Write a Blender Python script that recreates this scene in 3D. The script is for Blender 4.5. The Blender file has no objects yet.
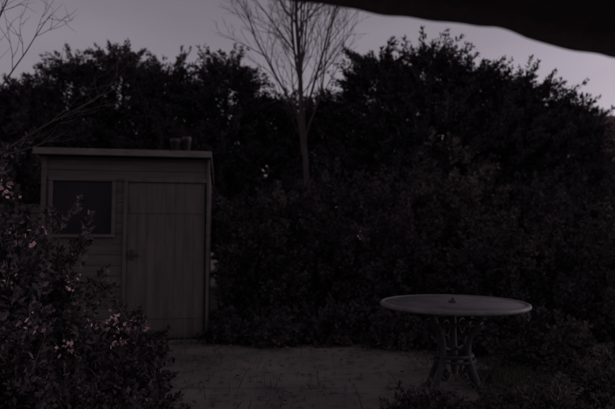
import bpy, math, numpy as np
from mathutils import Vector, Matrix
scene=bpy.context.scene

# ---------------------------------------------------------------- materials
def leaf_mat(name, c1, c2, scale=1.2, rough=0.75):
    m=bpy.data.materials.new(name); m.use_nodes=True; nt=m.node_tree; N=nt.nodes; L=nt.links
    N.remove(N['Principled BSDF']); b=N.new('ShaderNodeBsdfDiffuse'); L.new(b.outputs[0],N['Material Output'].inputs['Surface'])
    geo=N.new('ShaderNodeNewGeometry'); tc=N.new('ShaderNodeTexCoord')
    no=N.new('ShaderNodeTexNoise'); no.inputs['Scale'].default_value=scale; no.inputs['Detail'].default_value=1
    L.new(tc.outputs['Object'],no.inputs['Vector'])
    add=N.new('ShaderNodeMath'); add.operation='MULTIPLY_ADD'; add.inputs[1].default_value=0.4
    L.new(geo.outputs['Random Per Island'],add.inputs[0])
    mr=N.new('ShaderNodeMapRange'); mr.inputs[1].default_value=.38; mr.inputs[2].default_value=.64
    mr.inputs[3].default_value=0; mr.inputs[4].default_value=.6
    L.new(no.outputs['Fac'],mr.inputs[0]); L.new(mr.outputs[0],add.inputs[2])
    mix=N.new('ShaderNodeMix'); mix.data_type='RGBA'
    mix.inputs[6].default_value=(*c1,1); mix.inputs[7].default_value=(*c2,1)
    L.new(add.outputs[0],mix.inputs[0]); L.new(mix.outputs[2],b.inputs['Color'])
    return m
def noise_mat(name,c1,c2,scale=6,rough=.8,stretch=(1,1,1),bump=.3,metal=0,spec=.3,coord='Object'):
    m=bpy.data.materials.new(name); m.use_nodes=True; nt=m.node_tree; N=nt.nodes; L=nt.links
    b=N['Principled BSDF']; b.inputs['Roughness'].default_value=rough; b.inputs['Metallic'].default_value=metal
    b.inputs['Specular IOR Level'].default_value=spec
    tc=N.new('ShaderNodeTexCoord'); mp=N.new('ShaderNodeMapping'); mp.inputs['Scale'].default_value=stretch
    L.new(tc.outputs[coord],mp.inputs[0])
    no=N.new('ShaderNodeTexNoise'); no.inputs['Scale'].default_value=scale; no.inputs['Detail'].default_value=8; no.inputs['Roughness'].default_value=.65
    L.new(mp.outputs[0],no.inputs['Vector'])
    mr=N.new('ShaderNodeMapRange'); mr.inputs[1].default_value=.32; mr.inputs[2].default_value=.68
    L.new(no.outputs['Fac'],mr.inputs[0])
    mix=N.new('ShaderNodeMix'); mix.data_type='RGBA'
    mix.inputs[6].default_value=(*c1,1); mix.inputs[7].default_value=(*c2,1)
    L.new(mr.outputs[0],mix.inputs[0]); L.new(mix.outputs[2],b.inputs['Base Color'])
    if bump:
        bp=N.new('ShaderNodeBump'); bp.inputs['Strength'].default_value=bump; bp.inputs['Distance'].default_value=.02
        L.new(no.outputs['Fac'],bp.inputs['Height']); L.new(bp.outputs[0],b.inputs['Normal'])
    return m
M_con=leaf_mat('conifer_foliage',(.038,.032,.040),(.092,.080,.088),.9)
M_shr=leaf_mat('shrub_leaves',(.034,.030,.035),(.095,.082,.083),1.6)
M_shr2=leaf_mat('shrub_leaves_pale',(.040,.037,.037),(.13,.113,.105),1.6)
M_dark=leaf_mat('dark_leaves',(.034,.027,.033),(.088,.072,.078),2.2)
M_pink=leaf_mat('pink_petals',(.18,.10,.11),(.42,.28,.29),6)
M_grass=leaf_mat('grass_blades',(.037,.035,.030),(.105,.095,.078),1.2)
M_bark=noise_mat('bark',(.032,.026,.027),(.080,.064,.064),9,.9,(1,1,.3))
M_barkd=noise_mat('bark_dark',(.025,.02,.02),(.06,.05,.045),9,.9,(1,1,.3))
M_soil=noise_mat('soil_and_turf',(.035,.029,.026),(.095,.08,.068),2.2,.95,bump=.6)
M_slab=noise_mat('paving_stone',(.065,.055,.053),(.16,.135,.128),1.3,.92,bump=.35)
M_grav=noise_mat('jointing_grit',(.055,.048,.045),(.15,.125,.115),25,.95,bump=.5)
M_wood=noise_mat('weathered_wood',(.068,.055,.052),(.118,.097,.092),3,.85,(4,4,.5))
M_wood2=noise_mat('weathered_cladding',(.065,.054,.052),(.115,.096,.092),3,.85,(.5,4,4))
M_trim=noise_mat('pale_trim_wood',(.10,.085,.08),(.17,.147,.14),5,.8,(1,3,3))
M_felt=noise_mat('roof_felt',(.06,.055,.05),(.13,.12,.11),30,.95)
M_iron=noise_mat('cast_metal',(.016,.014,.016),(.04,.036,.038),20,.65,bump=.1)
M_top=noise_mat('table_top_frosted_glass',(.055,.050,.053),(.115,.105,.108),5,.6,bump=.03,spec=.2)
M_rim=noise_mat('table_rim_metal',(.075,.068,.07),(.14,.128,.13),14,.6,bump=.05,spec=.2)
M_glass=noise_mat('dark_window_glass',(.008,.008,.009),(.02,.018,.02),3,.25,bump=0,spec=.15)
M_fab=noise_mat('awning_fabric',(.05,.038,.042),(.085,.065,.07),60,.9,bump=.2)
M_pot=noise_mat('dark_glazed_clay',(.03,.024,.024),(.06,.048,.045),8,.7)
M_tile=noise_mat('roof_tiles',(.10,.055,.045),(.19,.10,.08),12,.85)
M_white=noise_mat('white_paint',(.55,.52,.5),(.75,.72,.7),4,.6,bump=0)
def brick_mat():
    m=bpy.data.materials.new('red_brick'); m.use_nodes=True; nt=m.node_tree; N=nt.nodes; L=nt.links
    tc=N.new('ShaderNodeTexCoord'); mp=N.new('ShaderNodeMapping'); mp.inputs['Rotation'].default_value=(math.pi/2,0,0)
    br=N.new('ShaderNodeTexBrick'); br.inputs['Scale'].default_value=4
    br.inputs['Color1'].default_value=(.24,.11,.08,1); br.inputs['Color2'].default_value=(.17,.08,.06,1); br.inputs['Mortar'].default_value=(.3,.27,.24,1)
    L.new(tc.outputs['Object'],mp.inputs[0]); L.new(mp.outputs[0],br.inputs['Vector']); L.new(br.outputs['Color'],N['Principled BSDF'].inputs['Base Color'])
    N['Principled BSDF'].inputs['Roughness'].default_value=.9
    return m
M_brick=brick_mat()

# ---------------------------------------------------------------- mesh helpers
def norm(a): return a/(np.linalg.norm(a,axis=-1,keepdims=True)+1e-9)
def quads_object(name, groups, loc=(0,0,0), parent=None):
    me=bpy.data.meshes.new(name); groups=[g for g in groups if len(g[0])]
    Q=np.concatenate([g[0] for g in groups]).astype(np.float32); M=len(Q)
    me.vertices.add(M*4); me.vertices.foreach_set('co',Q.reshape(-1))
    me.loops.add(M*4); me.loops.foreach_set('vertex_index',np.arange(M*4,dtype=np.int32))
    me.polygons.add(M); me.polygons.foreach_set('loop_start',np.arange(0,M*4,4,dtype=np.int32))
    mi=np.concatenate([np.full(len(g[0]),i,dtype=np.int32) for i,g in enumerate(groups)])
    for g in groups: me.materials.append(g[1])
    me.polygons.foreach_set('material_index',mi); me.update(calc_edges=True)
    o=bpy.data.objects.new(name,me); scene.collection.objects.link(o); o.location=loc
    if parent: o.parent=parent
    return o
def tube(pts,rad,sides=6):
    pts=np.array(pts,float); n=len(pts); t=np.gradient(pts,axis=0); t=norm(t)
    ref=np.where(np.abs(t[:,2:3])<.9,np.array([[0,0,1.]]),np.array([[1.,0,0]]))
    a=norm(np.cross(t,ref)); b=np.cross(t,a)
    for i in range(1,n):
        a[i]=a[i-1]-t[i]*np.dot(a[i-1],t[i]); a[i]/=np.linalg.norm(a[i])+1e-9
    b=np.cross(t,a)
    th=np.linspace(0,2*np.pi,sides+1)
    ring=pts[:,None]+np.array(rad)[:,None,None]*(a[:,None]*np.cos(th)[None,:,None]+b[:,None]*np.sin(th)[None,:,None])
    return np.stack([ring[:-1,:-1],ring[:-1,1:],ring[1:,1:],ring[1:,:-1]],2).reshape(-1,4,3)
def sprigs(rng,O,D,L,W,n,ll,lw,spread=1.0,droop=0.0):
    N=len(O); t=rng.random((N,n,1))**.85
    L=np.broadcast_to(L,(N,))[:,None,None]
    U=norm(np.cross(np.repeat(D[:,None],n,1),rng.normal(size=(N,n,3))))
    pos=O[:,None]+D[:,None]*L*t+U*(W*(1-.8*t)*rng.random((N,n,1)))
    pos[...,2:3]-=droop*L*t*t
    d=norm(D[:,None]*(.9)+U*spread*(.5+rng.random((N,n,1)))+rng.normal(size=(N,n,3))*.25)
    s=norm(np.cross(d,rng.normal(size=(N,n,3))))
    l=ll*(.55+.9*rng.random((N,n,1)))*(1.15-.5*t); w=lw*(.6+.8*rng.random((N,n,1)))
    q=np.stack([pos,pos+d*l*.45+s*w*.5,pos+d*l,pos+d*l*.45-s*w*.5],2).reshape(-1,4,3)
    e=O+D*L[:,:,0]; e[:,2]-=droop*L[:,0,0]; s2=norm(np.cross(D,rng.normal(size=(N,3))))*.006
    tw=np.stack([O+s2,O-s2,e-s2*.3,e+s2*.3],1)
    return q,tw
def conifer(name,loc,H,R,seed,ns=620,nl=64):
    rng=np.random.default_rng(seed)
    z0=1.5; h=z0+(H-z0)*rng.random(ns)**.75; th=rng.random(ns)*2*np.pi
    hm=.5*H
    prof=np.where(h<hm,1,np.sqrt(np.clip(1-((h-hm)/(H*.97-hm))**2.0,0.02,1)))
    ph=rng.random(6)*6.28
    lob=1+.24*np.sin(3*th+h*1.7+ph[0])+.18*np.sin(5*th-h*2.9+ph[1])+.12*np.sin(h*5+ph[2]+th)
    r=R*prof*lob*np.sqrt(.15+.85*rng.random(ns))
    O=np.stack([r*np.cos(th),r*np.sin(th),h-.45],1)
    out=np.stack([np.cos(th),np.sin(th),np.zeros(ns)],1)
    D=norm(out*(.45+.5*rng.random((ns,1)))+np.array([[0,0,1.]])*(.3+.6*rng.random((ns,1)))+rng.normal(size=(ns,3))*.3)
    L=.38+.6*rng.random(ns)
    q,tw=sprigs(rng,O,D,L,.10,nl,.12,.030,.6,.12)
    g=[(q,M_con),(tw,M_barkd)]
    tr=[tube([(0,0,-.1),(.03,.02,H*.3),(-.02,.04,H*.6),(0,0,H*.9)],[.16,.13,.08,.02],8)]
    for i in range(22):
        z=.8+(H*.8-.8)*i/22; a=rng.random()*6.28; rr=R*.85*(1 if z<hm else math.sqrt(max(.05,1-((z-hm)/(H-hm))**2)))
        tr.append(tube([(0,0,z),(rr*.5*math.cos(a),rr*.5*math.sin(a),z+.15),(rr*math.cos(a),rr*math.sin(a),z+.5)],[.035,.022,.008],5))
    g.append((np.concatenate(tr),M_barkd))
    return quads_object(name,g,loc)
def bush(name,loc,rx,ry,H,seed,mat,ns=380,nl=36,ll=.07,lw=.035,L0=.28,spread=1.2,up=.5,lob_amp=.2,extra=None):
    rng=np.random.default_rng(seed)
    v=norm(rng.normal(size=(ns,3))); v[:,2]=np.abs(v[:,2])*1.0
    low=rng.random(ns)<.35; v[low,2]*=.2
    th=np.arctan2(v[:,1],v[:,0]); ph=rng.random(4)*6.28
    lob=1+lob_amp*np.sin(3*th+ph[0]+3*v[:,2])+lob_amp*.8*np.sin(5*th+ph[1]-5*v[:,2])
    rad=(.3+.7*rng.random(ns)**.6)*lob
    O=v*rad[:,None]*np.array([[rx-L0*.6,ry-L0*.6,H-L0*.9]]); O[:,2]=np.maximum(O[:,2]+rng.normal(size=ns)*.04,.03)
    D=norm(norm(O*np.array([[1,1,.6]]))*.8+np.array([[0,0,up]])+rng.normal(size=(ns,3))*.45)
    L=L0*(.5+rng.random(ns))
    q,tw=sprigs(rng,O,D,L,.04,nl,ll,lw,spread,.1)
    g=[(q,mat),(tw,M_barkd)]
    st=[]
    for i in range(14):
        k=rng.integers(ns); e=O[k]
        st.append(tube([(e[0]*.15,e[1]*.15,-.03),(e[0]*.5,e[1]*.5,e[2]*.55),tuple(e)],[.016,.011,.004],5))
    g.append((np.concatenate(st),M_barkd))
    if extra: g+=extra(rng)
    return quads_object(name,g,loc)
def boxes_object(name,bl,mat,parent=None,bevel=.004,loc=(0,0,0)):
    me=bpy.data.meshes.new(name); vs=[];fs=[]
    for b in bl:
        x0,x1,y0,y1,z0,z1=b; k=len(vs)
        vs+=[(x0,y0,z0),(x1,y0,z0),(x1,y1,z0),(x0,y1,z0),(x0,y0,z1),(x1,y0,z1),(x1,y1,z1),(x0,y1,z1)]
        fs+=[(k,k+3,k+2,k+1),(k+4,k+5,k+6,k+7),(k,k+1,k+5,k+4),(k+1,k+2,k+6,k+5),(k+2,k+3,k+7,k+6),(k+3,k,k+4,k+7)]
    me.from_pydata(vs,[],fs); me.materials.append(mat)
    o=bpy.data.objects.new(name,me); scene.collection.objects.link(o); o.location=loc
    if bevel:
        m=o.modifiers.new('b','BEVEL'); m.width=bevel; m.segments=2
    if parent: o.parent=parent
    return o
def empty(name,loc=(0,0,0)):
    e=bpy.data.objects.new(name,None); scene.collection.objects.link(e); e.location=loc; return e

# ---------------------------------------------------------------- ground
def gz(x,y): return .02*np.sin(x*1.3+y*.7)+.015*np.sin(x*2.9-y*2.1)
xs=np.concatenate([[-600,-150,-40],np.linspace(-14,14,100),[40,150,600]]); ys=np.concatenate([[-300,-60,-15],np.linspace(-3,20,90),[40,150,900]])
X,Y=np.meshgrid(xs,ys); Z=gz(X,Y)*((np.abs(X)<14)&(Y>-3)&(Y<20))-.03
P=np.stack([X,Y,Z],-1); 
me=bpy.data.meshes.new('ground'); nx,ny=len(xs),len(ys)
me.from_pydata([tuple(p) for p in P.reshape(-1,3)],[],[(j*nx+i,j*nx+i+1,(j+1)*nx+i+1,(j+1)*nx+i) for j in range(ny-1) for i in range(nx-1)])
me.materials.append(M_soil); g=bpy.data.objects.new('ground',me); scene.collection.objects.link(g)
for p in me.polygons: p.use_smooth=True
path=empty('paved_path')
rng=np.random.default_rng(5); sl=[]; jt=[]
y=2.6
while y<6.1:
    dy=.56+rng.random()*.1; x=-2.3-rng.random()*.2; x0=x
    xe=1.5-.12*(y-2.6)**1.2
    while x<xe:
        dx=.55+rng.random()*.3
        sl.append((x+.004,x+dx-.004,y+.004,y+dy-.004,-.06,.016+rng.random()*.005)); x+=dx
    jt.append((x0-.03,x+.03,y,y+dy,-.07,.014))
    y+=dy
boxes_object('slabs',sl,M_slab,path,.004); boxes_object('joints',jt,M_grav,path,0)

# ---------------------------------------------------------------- shed
shed=empty('garden_shed',(-2.563,6.28,0)); shed.rotation_euler=(0,0,math.radians(9))
X0,X1=-.53,1.36
ZT=2.22
wx0,wx1,wz0,wz1=-.44,.25,1.30,1.93; dx0,dx1=.40,1.34
def cladrow(z0,z1,y0,y1):
    spans=[(X0,X1)]
    def cut(sp,a,b):
        o=[]
        for s,e in sp:
            if b<=s or a>=e:o.append((s,e))
            else:
                if a>s:o.append((s,a))
                if b<e:o.append((b,e))
        return o
    if z1>wz0-.03 and z0<wz1: spans=cut(spans,wx0,wx1)
    if z0<1.93: spans=cut(spans,dx0,dx1)
    return [(s,e,y0,y1,z0,z1) for s,e in spans]
rows=[]; z=.06
while z<ZT-.01:
    z1=min(z+.125,ZT); rows+=cladrow(z,z1-.004,-.0,.022); z+=.125
rows.append((wx0+.002,wx1-.002,.001,.021,1.17,1.262))
boxes_object('front_cladding',rows,M_wood2,shed,.003)
side=[]; z=.06
while z<ZT-.01:
    z1=min(z+.125,ZT); side.append((X1-.022,X1,.025,1.95,z,z1-.006)); side.append((X0,X0+.022,.025,1.95,z,z1-.006)); side.append((X0+.03,X1-.03,1.955,1.975,z,z1-.006)); z+=.125
boxes_object('side_cladding',side,M_wood2,shed,.004)
boxes_object('frame_lining',[(X0+.03,X0+.06,.03,1.94,.05,ZT),(X1-.06,X1-.03,.03,1.94,.05,ZT),(X0+.07,X1-.07,1.90,1.94,.05,ZT),(X0+.03,X1-.03,.03,1.94,0,.045)],M_wood,shed,0)
boxes_object('corner_trim',[(X1-.012,X1+.022,-.028,.03,.03,ZT-.004),(X0-.022,X0+.03,-.028,.03,.03,ZT-.004)],M_wood2,shed)
def roof():
    me=bpy.data.meshes.new('roof'); a,b=X0-.07,X1+.04
    vs=[(a,-.14,ZT+.01),(b,-.14,ZT+.01),(b,2.1,ZT-.1),(a,2.1,ZT-.1),(a,-.14,ZT+.06),(b,-.14,ZT+.06),(b,2.1,ZT-.05),(a,2.1,ZT-.05)]
    me.from_pydata(vs,[],[(0,3,2,1),(4,5,6,7),(0,1,5,4),(1,2,6,5),(2,3,7,6),(3,0,4,7)]); me.materials.append(M_felt)
    o=bpy.data.objects.new('roof',me); scene.collection.objects.link(o); o.parent=shed
roof()
boxes_object('fascia',[(X0-.08,X1+.045,-.166,-.143,ZT+.0,ZT+.075)],M_trim,shed)
boxes_object('window_frame',[(-.47,.28,-.03,.03,1.93,1.975),(-.47,.28,-.045,.03,1.264,1.30),(-.47,-.43,-.026,.03,1.302,1.928),(.24,.28,-.026,.03,1.302,1.928)],M_wood2,shed)
boxes_object('window_glass',[(-.43,.24,.012,.018,1.302,1.928)],M_glass,shed,0)
dp=[];x=.425
while x<1.31:
    dp.append((x,min(x+.108,1.32),-.012,.012,.07,1.90)); x+=.110
boxes_object('door',dp,M_wood,shed,.002)
boxes_object('door_head_lining',[(.422,1.335,.001,.02,1.901,1.9275)],M_wood,shed,0)
boxes_object('door_frame',[(.375,.42,-.026,.03,.03,1.925),(.375,1.345,-.028,.03,1.928,1.975)],M_wood,shed)
boxes_object('door_ledges',[(.45,1.30,-.020,-.0125,.3,.40),(.45,1.30,-.020,-.0125,1.55,1.65)],M_wood,shed)
boxes_object('door_latch',[(.46,.50,-.06,-.035,1.0,1.12),(.44,.56,-.05,-.036,1.04,1.06)],M_iron,shed)
boxes_object('threshold',[(.35,1.36,-.12,-.03,.0,.055)],M_trim,shed)
def lathe(name,prof,mat,loc,seg=24,parent=None):
    me=bpy.data.meshes.new(name); vs=[];fs=[];n=len(prof)
    for r,z in prof:
        for k in range(seg):
            a=2*math.pi*k/seg; vs.append((r*math.cos(a),r*math.sin(a),z))
    for i in range(n-1):
        for k in range(seg):
            k2=(k+1)%seg; fs.append((i*seg+k,i*seg+k2,(i+1)*seg+k2,(i+1)*seg+k))
    me.from_pydata(vs,[],fs); me.materials.append(mat)
    for p in me.polygons:p.use_smooth=True
    o=bpy.data.objects.new(name,me); scene.collection.objects.link(o); o.location=loc
    if parent:o.parent=parent
    return o
pot=[(0.001,0),(.045,0),(.055,.13),(.065,.132),(.066,.18),(.058,.18),(.05,.14),(0.001,.13)]
lathe('plant_pot',pot,M_pot,(-1.60,6.4,2.277)); lathe('plant_pot',[(r*.8,z*1.15) for r,z in pot],M_pot,(-1.47,6.42,2.277))
fn=empty('garden_fence',(0,7.4,0)); bl=[]
for i in range(13): bl.append((-7.5,-3.35,-.01+.012*(i%2),.01+.012*(i%2),.05+i*.13,.17+i*.13))
boxes_object('slats',bl,M_wood2,fn,.003)
boxes_object('posts',[(x,x+.09,-.06,-.012,-.05,1.85) for x in (-7.5,-5.6,-3.6)],M_wood,fn)

# ---------------------------------------------------------------- table
TX,TY=1.165,4.3
tab=empty('patio_table',(TX,TY,0))
lathe('table_top',[(.001,.737),(.035,.737),(.545,.737),(.547,.727),(.001,.727)],M_top,(0,0,0),72,tab)
lathe('table_rim',[(.543,.718),(.55,.712),(.575,.708),(.583,.722),(.580,.738),(.567,.744),(.550,.742),(.543,.730),(.543,.718)],M_rim,(0,0,0),72,tab)
lathe('parasol_hole_cap',[(.001,.775),(.010,.774),(.013,.762),(.022,.758),(.035,.746),(.038,.7375),(.001,.7375)],M_iron,(0,0,0),24,tab)
ql=[]
for k in range(4):
    a=math.radians(38+90*k); c,s=math.cos(a),math.sin(a)
    prof=[(.27,.72),(.26,.66),(.225,.60),(.175,.53),(.135,.44),(.13,.35),(.16,.26),(.205,.17),(.24,.09),(.265,.035),(.31,.018)]
    pr=np.array(prof); tt=np.linspace(0,len(pr)-1,40); pr=np.stack([np.interp(tt,range(len(pr)),pr[:,0]),np.interp(tt,range(len(pr)),pr[:,1])],1)
    for _ in range(2): pr[1:-1]=(pr[:-2]+2*pr[1:-1]+pr[2:])/4
    ql.append(tube([(r*c,r*s,z) for r,z in pr],np.full(40,.024),8))
    sc=[]
    for i in range(30):
        u=i/29*2*math.pi*1.35; rr=.055*(1-.55*i/29); sc.append(((.10+rr*math.cos(u))*c,(.10+rr*math.cos(u))*s,.54+rr*math.sin(u)*1.3))
    ql.append(tube(sc,np.full(30,.011),6))
    sc=[]
    for i in range(30):
        u=math.pi+i/29*2*math.pi*1.2; rr=.055*(1-.5*i/29); sc.append(((.12+rr*math.cos(u))*c,(.12+rr*math.cos(u))*s,.20+rr*math.sin(u)*1.1))
    ql.append(tube(sc,np.full(30,.011),6))
    ql.append(tube([(.12*c,.12*s,.39),(.06*c,.06*s,.37),(0,0,.39)],[.014,.012,.014],6))
    ql.append(tube([(.27*c,.27*s,.712),(0,0,.712)],[.012,.012],6))
for R,z,r in ((.14,.33,.016),(.155,.29,.010),(.265,.70,.014),(.215,.585,.010)):
    ql.append(tube([(R*math.cos(t),R*math.sin(t),z) for t in np.linspace(0,2*math.pi,49)],np.full(49,r),8))
ql.append(tube([(0,0,.18),(0,0,.3),(0,0,.45),(0,0,.72)],[.02,.03,.022,.022],10))
quads_object('cast_legs',[(np.concatenate(ql),M_iron)],(0,0,0),tab)

# ---------------------------------------------------------------- conifers
con=[(-7.7,12.6,4.9,1.2),(-6.5,12,4.85,1.15),(-5.75,13,5.8,1.05),(-4.75,13.5,6.2,1.05),(-3.4,13,5.7,1.0),(-1.95,12.5,5.65,.95),
     (-.85,13,4.85,1.1),(.5,13.2,4.85,1.1),(1.65,12,5.65,1.0),(2.65,11.6,5.6,1.0),(3.85,12,5.35,1.1),(4.95,12.1,5.05,1.05),(5.85,12.1,4.5,.85),(7.25,12.5,3.1,.9),(8.7,12.8,3.0,1.1)]
for i,(x,y,H,R) in enumerate(con):
    conifer('conifer_tree',(x,y,0),H,R*1.08,101+i)
def hedge(name,x0,x1,y,H,seed,mat,ns,nl=40,ll=.12,lw=.04,th=.7):
    rng=np.random.default_rng(seed)
    x=x0+(x1-x0)*rng.random(ns); hh=H*(1+.10*np.sin(x*1.3)+.07*np.sin(x*3.1+1)+.05*np.sin(x*6.7))
    z=hh*rng.random(ns)**.75-.3; O=np.stack([x,y+th*(rng.random(ns)-.5)*2,np.maximum(z,.02)],1)
    D=norm(np.stack([rng.normal(size=ns)*.4,-.35+rng.normal(size=ns)*.4,.6+rng.random(ns)*.5],1))
    q,tw=sprigs(rng,O,D,.3+.35*rng.random(ns),.09,nl,ll,lw,.9,.08)
    tr=[tube([(xx,y,-.05),(xx+.05,y,H*.5),(xx,y,H*.85)],[.05,.035,.01],6) for xx in np.arange(x0+.4,x1,.8)]
    return quads_object(name,[(q,mat),(tw,M_barkd),(np.concatenate(tr),M_barkd)])
hedge('conifer_hedge',-10,6.6,14.7,4.6,7,M_con,2000,40,.18,.065)
hedge('garden_hedge',-1.6,7.5,9.8,2.3,8,M_shr,1450,38,.08,.04)

# ---------------------------------------------------------------- bare trees
def bare(name,loc,base_len,rad,seed,lean=(0,0,1),depth=5,spread=.42,nch=(5,6,5,4),first=.45,mat=M_bark,shrink=.58,up=.05,r0=.5):
    rng=np.random.default_rng(seed); out=[]
    def br(p,d,L,r,lv):
        n=7 if lv<3 else 4; pts=[p]; 
        for i in range(n):
            d=d+rng.normal(size=3)*.06*(1+.4*lv)+np.array([0,0,up]); d/=np.linalg.norm(d); pts.append(pts[-1]+d*L/n)
        rr=np.linspace(r,r*(.3 if lv else .35),n+1); out.append(tube(pts,rr,8 if lv==0 else (5 if lv<3 else 3)))
        if lv>=depth-1: return
        k=nch[min(lv,len(nch)-1)]
        az0=rng.random()*6.28
        for c in range(k):
            t=(first if lv==0 else .2)+(1-(first if lv==0 else .2))*(c+rng.random()*.8)/k; t=min(t,.98)
            j=t*n; i0=int(j); q=pts[i0]+(pts[min(i0+1,n)]-pts[i0])*(j-i0)
            dd=pts[min(i0+1,n)]-pts[i0]; dd/=np.linalg.norm(dd)
            if lv==0:
                az=az0+c*2.4; u=np.array([math.cos(az),math.sin(az),0.])
            else:
                u=np.cross(dd,rng.normal(size=3)); u/=np.linalg.norm(u)
            a=spread*(.7+.6*rng.random()); nd=dd*math.cos(a)+u*math.sin(a)
            br(q,nd,L*shrink*(1.15-.35*t)*(.8+.4*rng.random()),max(rr[i0]*r0,.0035),lv+1)
    d0=np.array(lean,float); d0/=np.linalg.norm(d0)
    br(np.array([0,0,-.05]),d0,base_len,rad,0)
    return quads_object(name,[(np.concatenate(out),mat)],loc)
bare('bare_deciduous_tree',(.12,10.6,0),6.8,.078,28,(.03,0,1),5,.5,(16,9,6,4),.40,M_bark,.42,.06)
bare('bare_sapling',(-3.75,5.4,0),3.9,.035,36,(.2,.0,1),4,.6,(9,6,4),.4,M_barkd,.5)

# ---------------------------------------------------------------- shrubs
bush('evergreen_shrub',(-.62,7.6,0),.66,.6,1.95,41,M_shr,480)
bush('evergreen_shrub',(.28,8.0,0),.7,.6,1.95,42,M_dark,480)
bush('rounded_shrub',(1.25,7.6,0),.78,.7,2.0,43,M_dark,560)
bush('broadleaf_shrub',(2.35,8.5,0),1.1,.8,2.6,44,M_shr2,800,40,.09,.045)
bush('broadleaf_shrub',(2.3,6.9,0),.6,.5,1.4,45,M_shr,380)
bush('garden_shrub',(3.15,6.6,0),.8,.7,1.75,46,M_shr,560)
bush('garden_shrub',(4.4,7.2,0),.9,.8,1.9,47,M_shr2,560)
bush('garden_shrub',(3.9,5.3,0),.7,.6,1.0,48,M_shr,380)
bush('low_plant',(-.95,6.45,0),.28,.25,.42,51,M_dark,120,26,.06,.03,.16)
bush('low_plant',(-.4,6.3,0),.35,.28,.36,52,M_shr,150,26,.06,.03,.16)
bush('low_plant',(.3,6.4,0),.4,.3,.5,53,M_dark,170,26,.06,.03,.16)
bush('low_plant',(1.0,6.2,0),.4,.3,.45,54,M_shr,160,26,.06,.03,.16)
bush('low_plant',(1.7,6.0,0),.45,.3,.45,55,M_shr,180,26,.06,.03,.16)
bush('low_plant',(2.5,5.4,0),.55,.4,.45,56,M_shr2,220,26,.06,.03,.16)
bush('low_plant',(1.5,3.55,0),.45,.28,.32,57,M_shr2,200,26,.045,.02,.15)
bush('low_plant',(.78,3.55,0),.3,.22,.26,58,M_dark,130,26,.045,.02,.15)
bush('low_plant',(2.3,4.1,0),.5,.35,.36,59,M_shr2,220,26,.045,.02,.15)
def petals(centres,rad,n,size):
    def f(rng):
        out=[]
        for c in centres:
            O=np.array(c)+rng.normal(size=(n,3))*rad*.5; D=norm(rng.normal(size=(n,3))+np.array([[0,-.6,.4]]))
            s=norm(np.cross(D,rng.normal(size=(n,3)))); l=size*(.6+.8*rng.random((n,1)))
            out.append(np.stack([O,O+D*l*.5+s*l*.4,O+D*l,O+D*l*.5-s*l*.4],1))
        return [(np.concatenate(out),M_pink)]
    return f
bush('flowering_shrub',(-1.78,3.0,0),.46,.45,1.64,61,M_dark,480,34,.05,.026,.22,extra=petals([(.12,-.4,1.46),(.2,-.42,1.36),(.3,-.35,1.48),(.02,-.42,1.52),(.36,-.3,1.25),(.05,-.4,1.3),(.3,-.38,1.05),(.12,-.42,.95),(.38,-.25,.8)],.06,12,.025))
bush('flowering_shrub',(-1.17,3.5,0),.32,.32,.76,62,M_dark,280,32,.045,.024,.17,extra=petals([(-.05,-.25,.74),(.02,-.2,.72),(.06,-.24,.66),(-.25,-.3,.6),(.05,-.28,.62)],.06,16,.028))
bush('flowering_shrub',(-2.1,4.4,0),.5,.4,1.5,63,M_shr,400,32,.055,.03,.2,extra=petals([(.1,-.35,1.3),(.3,-.3,.9),(.42,-.2,.6)],.06,14,.03))
bush('leafy_ground_cover',(-1.15,2.9,0),.5,.4,.52,64,M_dark,380,30,.045,.024,.16)
bush('leafy_ground_cover',(-1.8,5.3,0),.4,.35,.55,65,M_shr,260,30,.05,.028,.16,extra=petals([(.2,-.25,.48),(.28,-.25,.42),(.15,-.28,.38)],.05,16,.035))
bush('climbing_shrub',(-3.6,6.3,0),.6,.5,2.2,66,M_shr,480,34,.06,.032,.24)

# ---------------------------------------------------------------- grass and fallen leaves
rng=np.random.default_rng(77)
n=50000
gx=rng.uniform(-3.6,5.5,n); gy=rng.uniform(3.0,9,n)
keep=~((gx>-2.35)&(gx<1.5-.12*np.clip(gy-2.6,0,9)**1.2)&(gy<6.3)&(gy>2.6)&(rng.random(n)<.945))
gx,gy=gx[keep],gy[keep]; n=len(gx)
O=np.stack([gx,gy,gz(gx,gy)-.03],1); D=norm(np.stack([rng.normal(size=n)*.35,rng.normal(size=n)*.35,np.ones(n)],1))
s=norm(np.cross(D,rng.normal(size=(n,3))))*.004; l=(.05+.08*rng.random((n,1)))*(1+.5*np.sin(gx*3+gy*2))[:,None]
quads_object('grass',[(np.stack([O-s,O+s,O+D*l+s*.2+np.array([0,0,-.01]),O+D*l-s*.2],1),M_grass)])
n=1100; O=np.stack([rng.uniform(-2.3,1.6,n),rng.uniform(3.2,6.4,n),rng.uniform(.03,.045,n)],1)
D=norm(np.stack([rng.normal(size=n),rng.normal(size=n),rng.normal(size=n)*.2],1)); s=norm(np.cross(D,np.array([[0,0,1.]])+rng.normal(size=(n,3))*.2)); l=.03+.03*rng.random((n,1))
M_lit=leaf_mat('fallen_leaf',(.045,.037,.033),(.15,.12,.105),4)
quads_object('fallen_leaves',[(np.stack([O,O+D*l*.5+s*l*.35,O+D*l,O+D*l*.5-s*l*.35],1),M_lit)])

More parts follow.
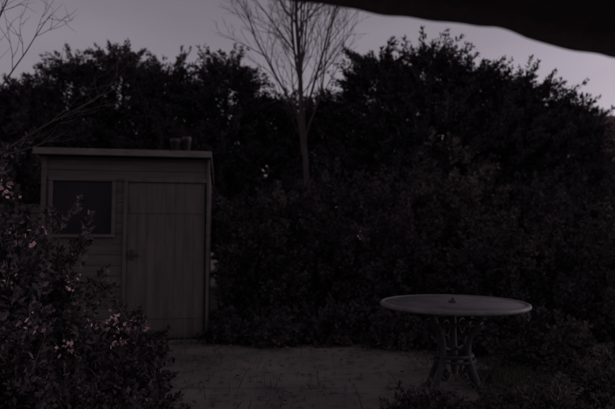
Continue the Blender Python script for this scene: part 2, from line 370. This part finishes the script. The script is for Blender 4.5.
# ---------------------------------------------------------------- neighbouring house
hs=empty('brick_house',(18.7,26,0))
me=bpy.data.meshes.new('walls'); vs=[(-4,0,0),(5,0,0),(5,8,0),(-4,8,0),(-4,0,5.2),(5,0,5.2),(5,8,5.2),(-4,8,5.2),(-4,4,8.1),(5,4,8.1)]
me.from_pydata(vs,[],[(0,1,5,4),(2,3,7,6),(1,2,6,9,5),(3,0,4,8,7)]); me.materials.append(M_brick)
o=bpy.data.objects.new('walls',me); scene.collection.objects.link(o); o.parent=hs
me=bpy.data.meshes.new('roof'); me.from_pydata([(-4.3,-.4,5.05),(5.3,-.4,5.05),(5.3,4,8.3),(-4.3,4,8.3),(-4.3,8.4,5.05),(5.3,8.4,5.05),(-4.3,-.4,4.9),(5.3,-.4,4.9),(5.3,4,8.15),(-4.3,4,8.15),(-4.3,8.4,4.9),(5.3,8.4,4.9)],[],[(0,1,2,3),(3,2,5,4),(6,9,8,7),(9,10,11,8),(0,6,7,1),(4,5,11,10),(0,3,9,6),(3,4,10,9),(1,7,8,2),(2,8,11,5)])
me.materials.append(M_tile); o=bpy.data.objects.new('roof',me); scene.collection.objects.link(o); o.parent=hs
for nm,x,z in (('window_upper_left',-2.8,3.4),('window_upper_right',2.2,3.4),('window_lower_left',-2.8,.9),('window_lower_right',2.2,.9)):
    boxes_object(nm+'_frame',[(x,x+1.3,-.05,.04,z+1.2,z+1.28),(x,x+1.3,-.05,.04,z-.08,z),(x,x+.07,-.04,.04,z,z+1.2),(x+1.23,x+1.3,-.04,.04,z,z+1.2),(x+.62,x+.68,-.04,.04,z,z+1.2)],M_white,hs,0)
    boxes_object(nm+'_glass',[(x+.07,x+1.23,-.015,-.008,z,z+1.2)],M_glass,hs,0)
boxes_object('door',[(-.5,.45,-.03,-.005,0,2.05)],M_wood,hs,0)
boxes_object('chimney',[(2,2.9,3.5,4.5,7,9.1)],M_brick,hs,0)

# ---------------------------------------------------------------- awning above the camera
aw=empty('fabric_awning')
hem=[(-1.3,2.10),(-.7,1.99),(-.4,1.91),(-.175,1.85),(-.051,1.797),(.0,1.785),(.051,1.780),(.141,1.766),(.254,1.745),(.367,1.738),(.434,1.726),(.47,1.716),(.502,1.706),(.570,1.684),(.637,1.668),(.694,1.657),(.886,1.645),(1.11,1.63),(1.5,1.62),(2.0,1.63)]
hx=np.interp(np.linspace(0,19,115),range(20),[h[0] for h in hem]); hz=np.interp(np.linspace(0,19,115),range(20),[h[1] for h in hem])
for _ in range(3): hz[1:-1]=(hz[:-2]+2*hz[1:-1]+hz[2:])/4
hz+=.0025*np.sin(hx*31)+.0015*np.sin(hx*57+1)
rows=[(1.19,-.004),(1.2,0),(1.205,.02),(1.18,.05),(.9,.13),(.5,.25),(0,.42),(-.8,.68),(-1.6,.9)]
vs=[];fs=[];nn=len(hx)
for (yy,dz) in rows:
    f=max(0,min(1,(1.2-yy)/2.8))
    for a,b in zip(hx,hz): vs.append((a,yy,(b*(1-f)+1.75*f)+dz))
for j in range(len(rows)-1):
    for i in range(nn-1): fs.append((j*nn+i,j*nn+i+1,(j+1)*nn+i+1,(j+1)*nn+i))
me=bpy.data.meshes.new('canopy'); me.from_pydata(vs,[],fs); me.materials.append(M_fab)
for p in me.polygons:p.use_smooth=True
o=bpy.data.objects.new('canopy',me); scene.collection.objects.link(o); o.parent=aw
sm=o.modifiers.new('s','SOLIDIFY'); sm.thickness=.006; sm.offset=1
boxes_object('support_frame',[(-1.35,2.05,-1.65,-1.6,2.58,2.64),(-1.35,-1.3,-1.65,-1.6,-.05,2.578),(2.0,2.05,-1.65,-1.6,-.05,2.578)],M_iron,aw)

# ---------------------------------------------------------------- light
w=bpy.data.worlds.new('World'); scene.world=w; w.use_nodes=True; nt=w.node_tree; N=nt.nodes; L=nt.links
bg=N['Background']; sky=N.new('ShaderNodeTexSky'); sky.sky_type='NISHITA'; sky.sun_disc=False
ELEV,ROT=math.radians(6),math.radians(75)
sky.sun_elevation=ELEV; sky.sun_rotation=ROT; sky.air_density=1; sky.dust_density=2; sky.ozone_density=1
hsv=N.new('ShaderNodeHueSaturation'); hsv.inputs['Saturation'].default_value=.10
mul=N.new('ShaderNodeMix'); mul.data_type='RGBA'; mul.blend_type='MULTIPLY'; mul.inputs[0].default_value=1; mul.inputs[7].default_value=(1,.88,1.03,1)
tc=N.new('ShaderNodeTexCoord'); mp=N.new('ShaderNodeMapping'); mp.inputs['Scale'].default_value=(1,1,3.5)
no=N.new('ShaderNodeTexNoise'); no.inputs['Scale'].default_value=1.6; no.inputs['Detail'].default_value=4
mr=N.new('ShaderNodeMapRange'); mr.inputs[1].default_value=.3; mr.inputs[2].default_value=.7; mr.inputs[3].default_value=.85; mr.inputs[4].default_value=1.15
L.new(tc.outputs['Generated'],mp.inputs[0]); L.new(mp.outputs[0],no.inputs['Vector']); L.new(no.outputs['Fac'],mr.inputs[0])
L.new(sky.outputs[0],hsv.inputs['Color']); L.new(hsv.outputs[0],mul.inputs[6])
vm=N.new('ShaderNodeVectorMath'); vm.operation='SCALE'; L.new(mul.outputs[2],vm.inputs[0]); L.new(mr.outputs[0],vm.inputs['Scale'])
L.new(vm.outputs[0],bg.inputs['Color']); bg.inputs['Strength'].default_value=.145
sd=bpy.data.lights.new('sun','SUN'); sd.energy=.03; sd.angle=math.radians(30); sd.color=(1,.92,.96)
so=bpy.data.objects.new('sun',sd); scene.collection.objects.link(so)
dirv=Vector((math.sin(ROT)*math.cos(ELEV),math.cos(ROT)*math.cos(ELEV),math.sin(ELEV)))
so.rotation_euler=dirv.to_track_quat('Z','Y').to_euler()

# ---------------------------------------------------------------- camera
cd=bpy.data.cameras.new('camera'); cam=bpy.data.objects.new('camera',cd); scene.collection.objects.link(cam)
cam.location=(0,0,1.24); cam.rotation_euler=(math.radians(90+3.76),0,0)
cd.sensor_width=36; cd.lens=36*532/615; cd.clip_end=2000; cd.clip_start=.02
cd.dof.use_dof=True; cd.dof.focus_distance=3.0; cd.dof.aperture_fstop=1.9
scene.camera=cam
scene.view_settings.view_transform='Standard'; scene.view_settings.look='None'; scene.view_settings.exposure=0
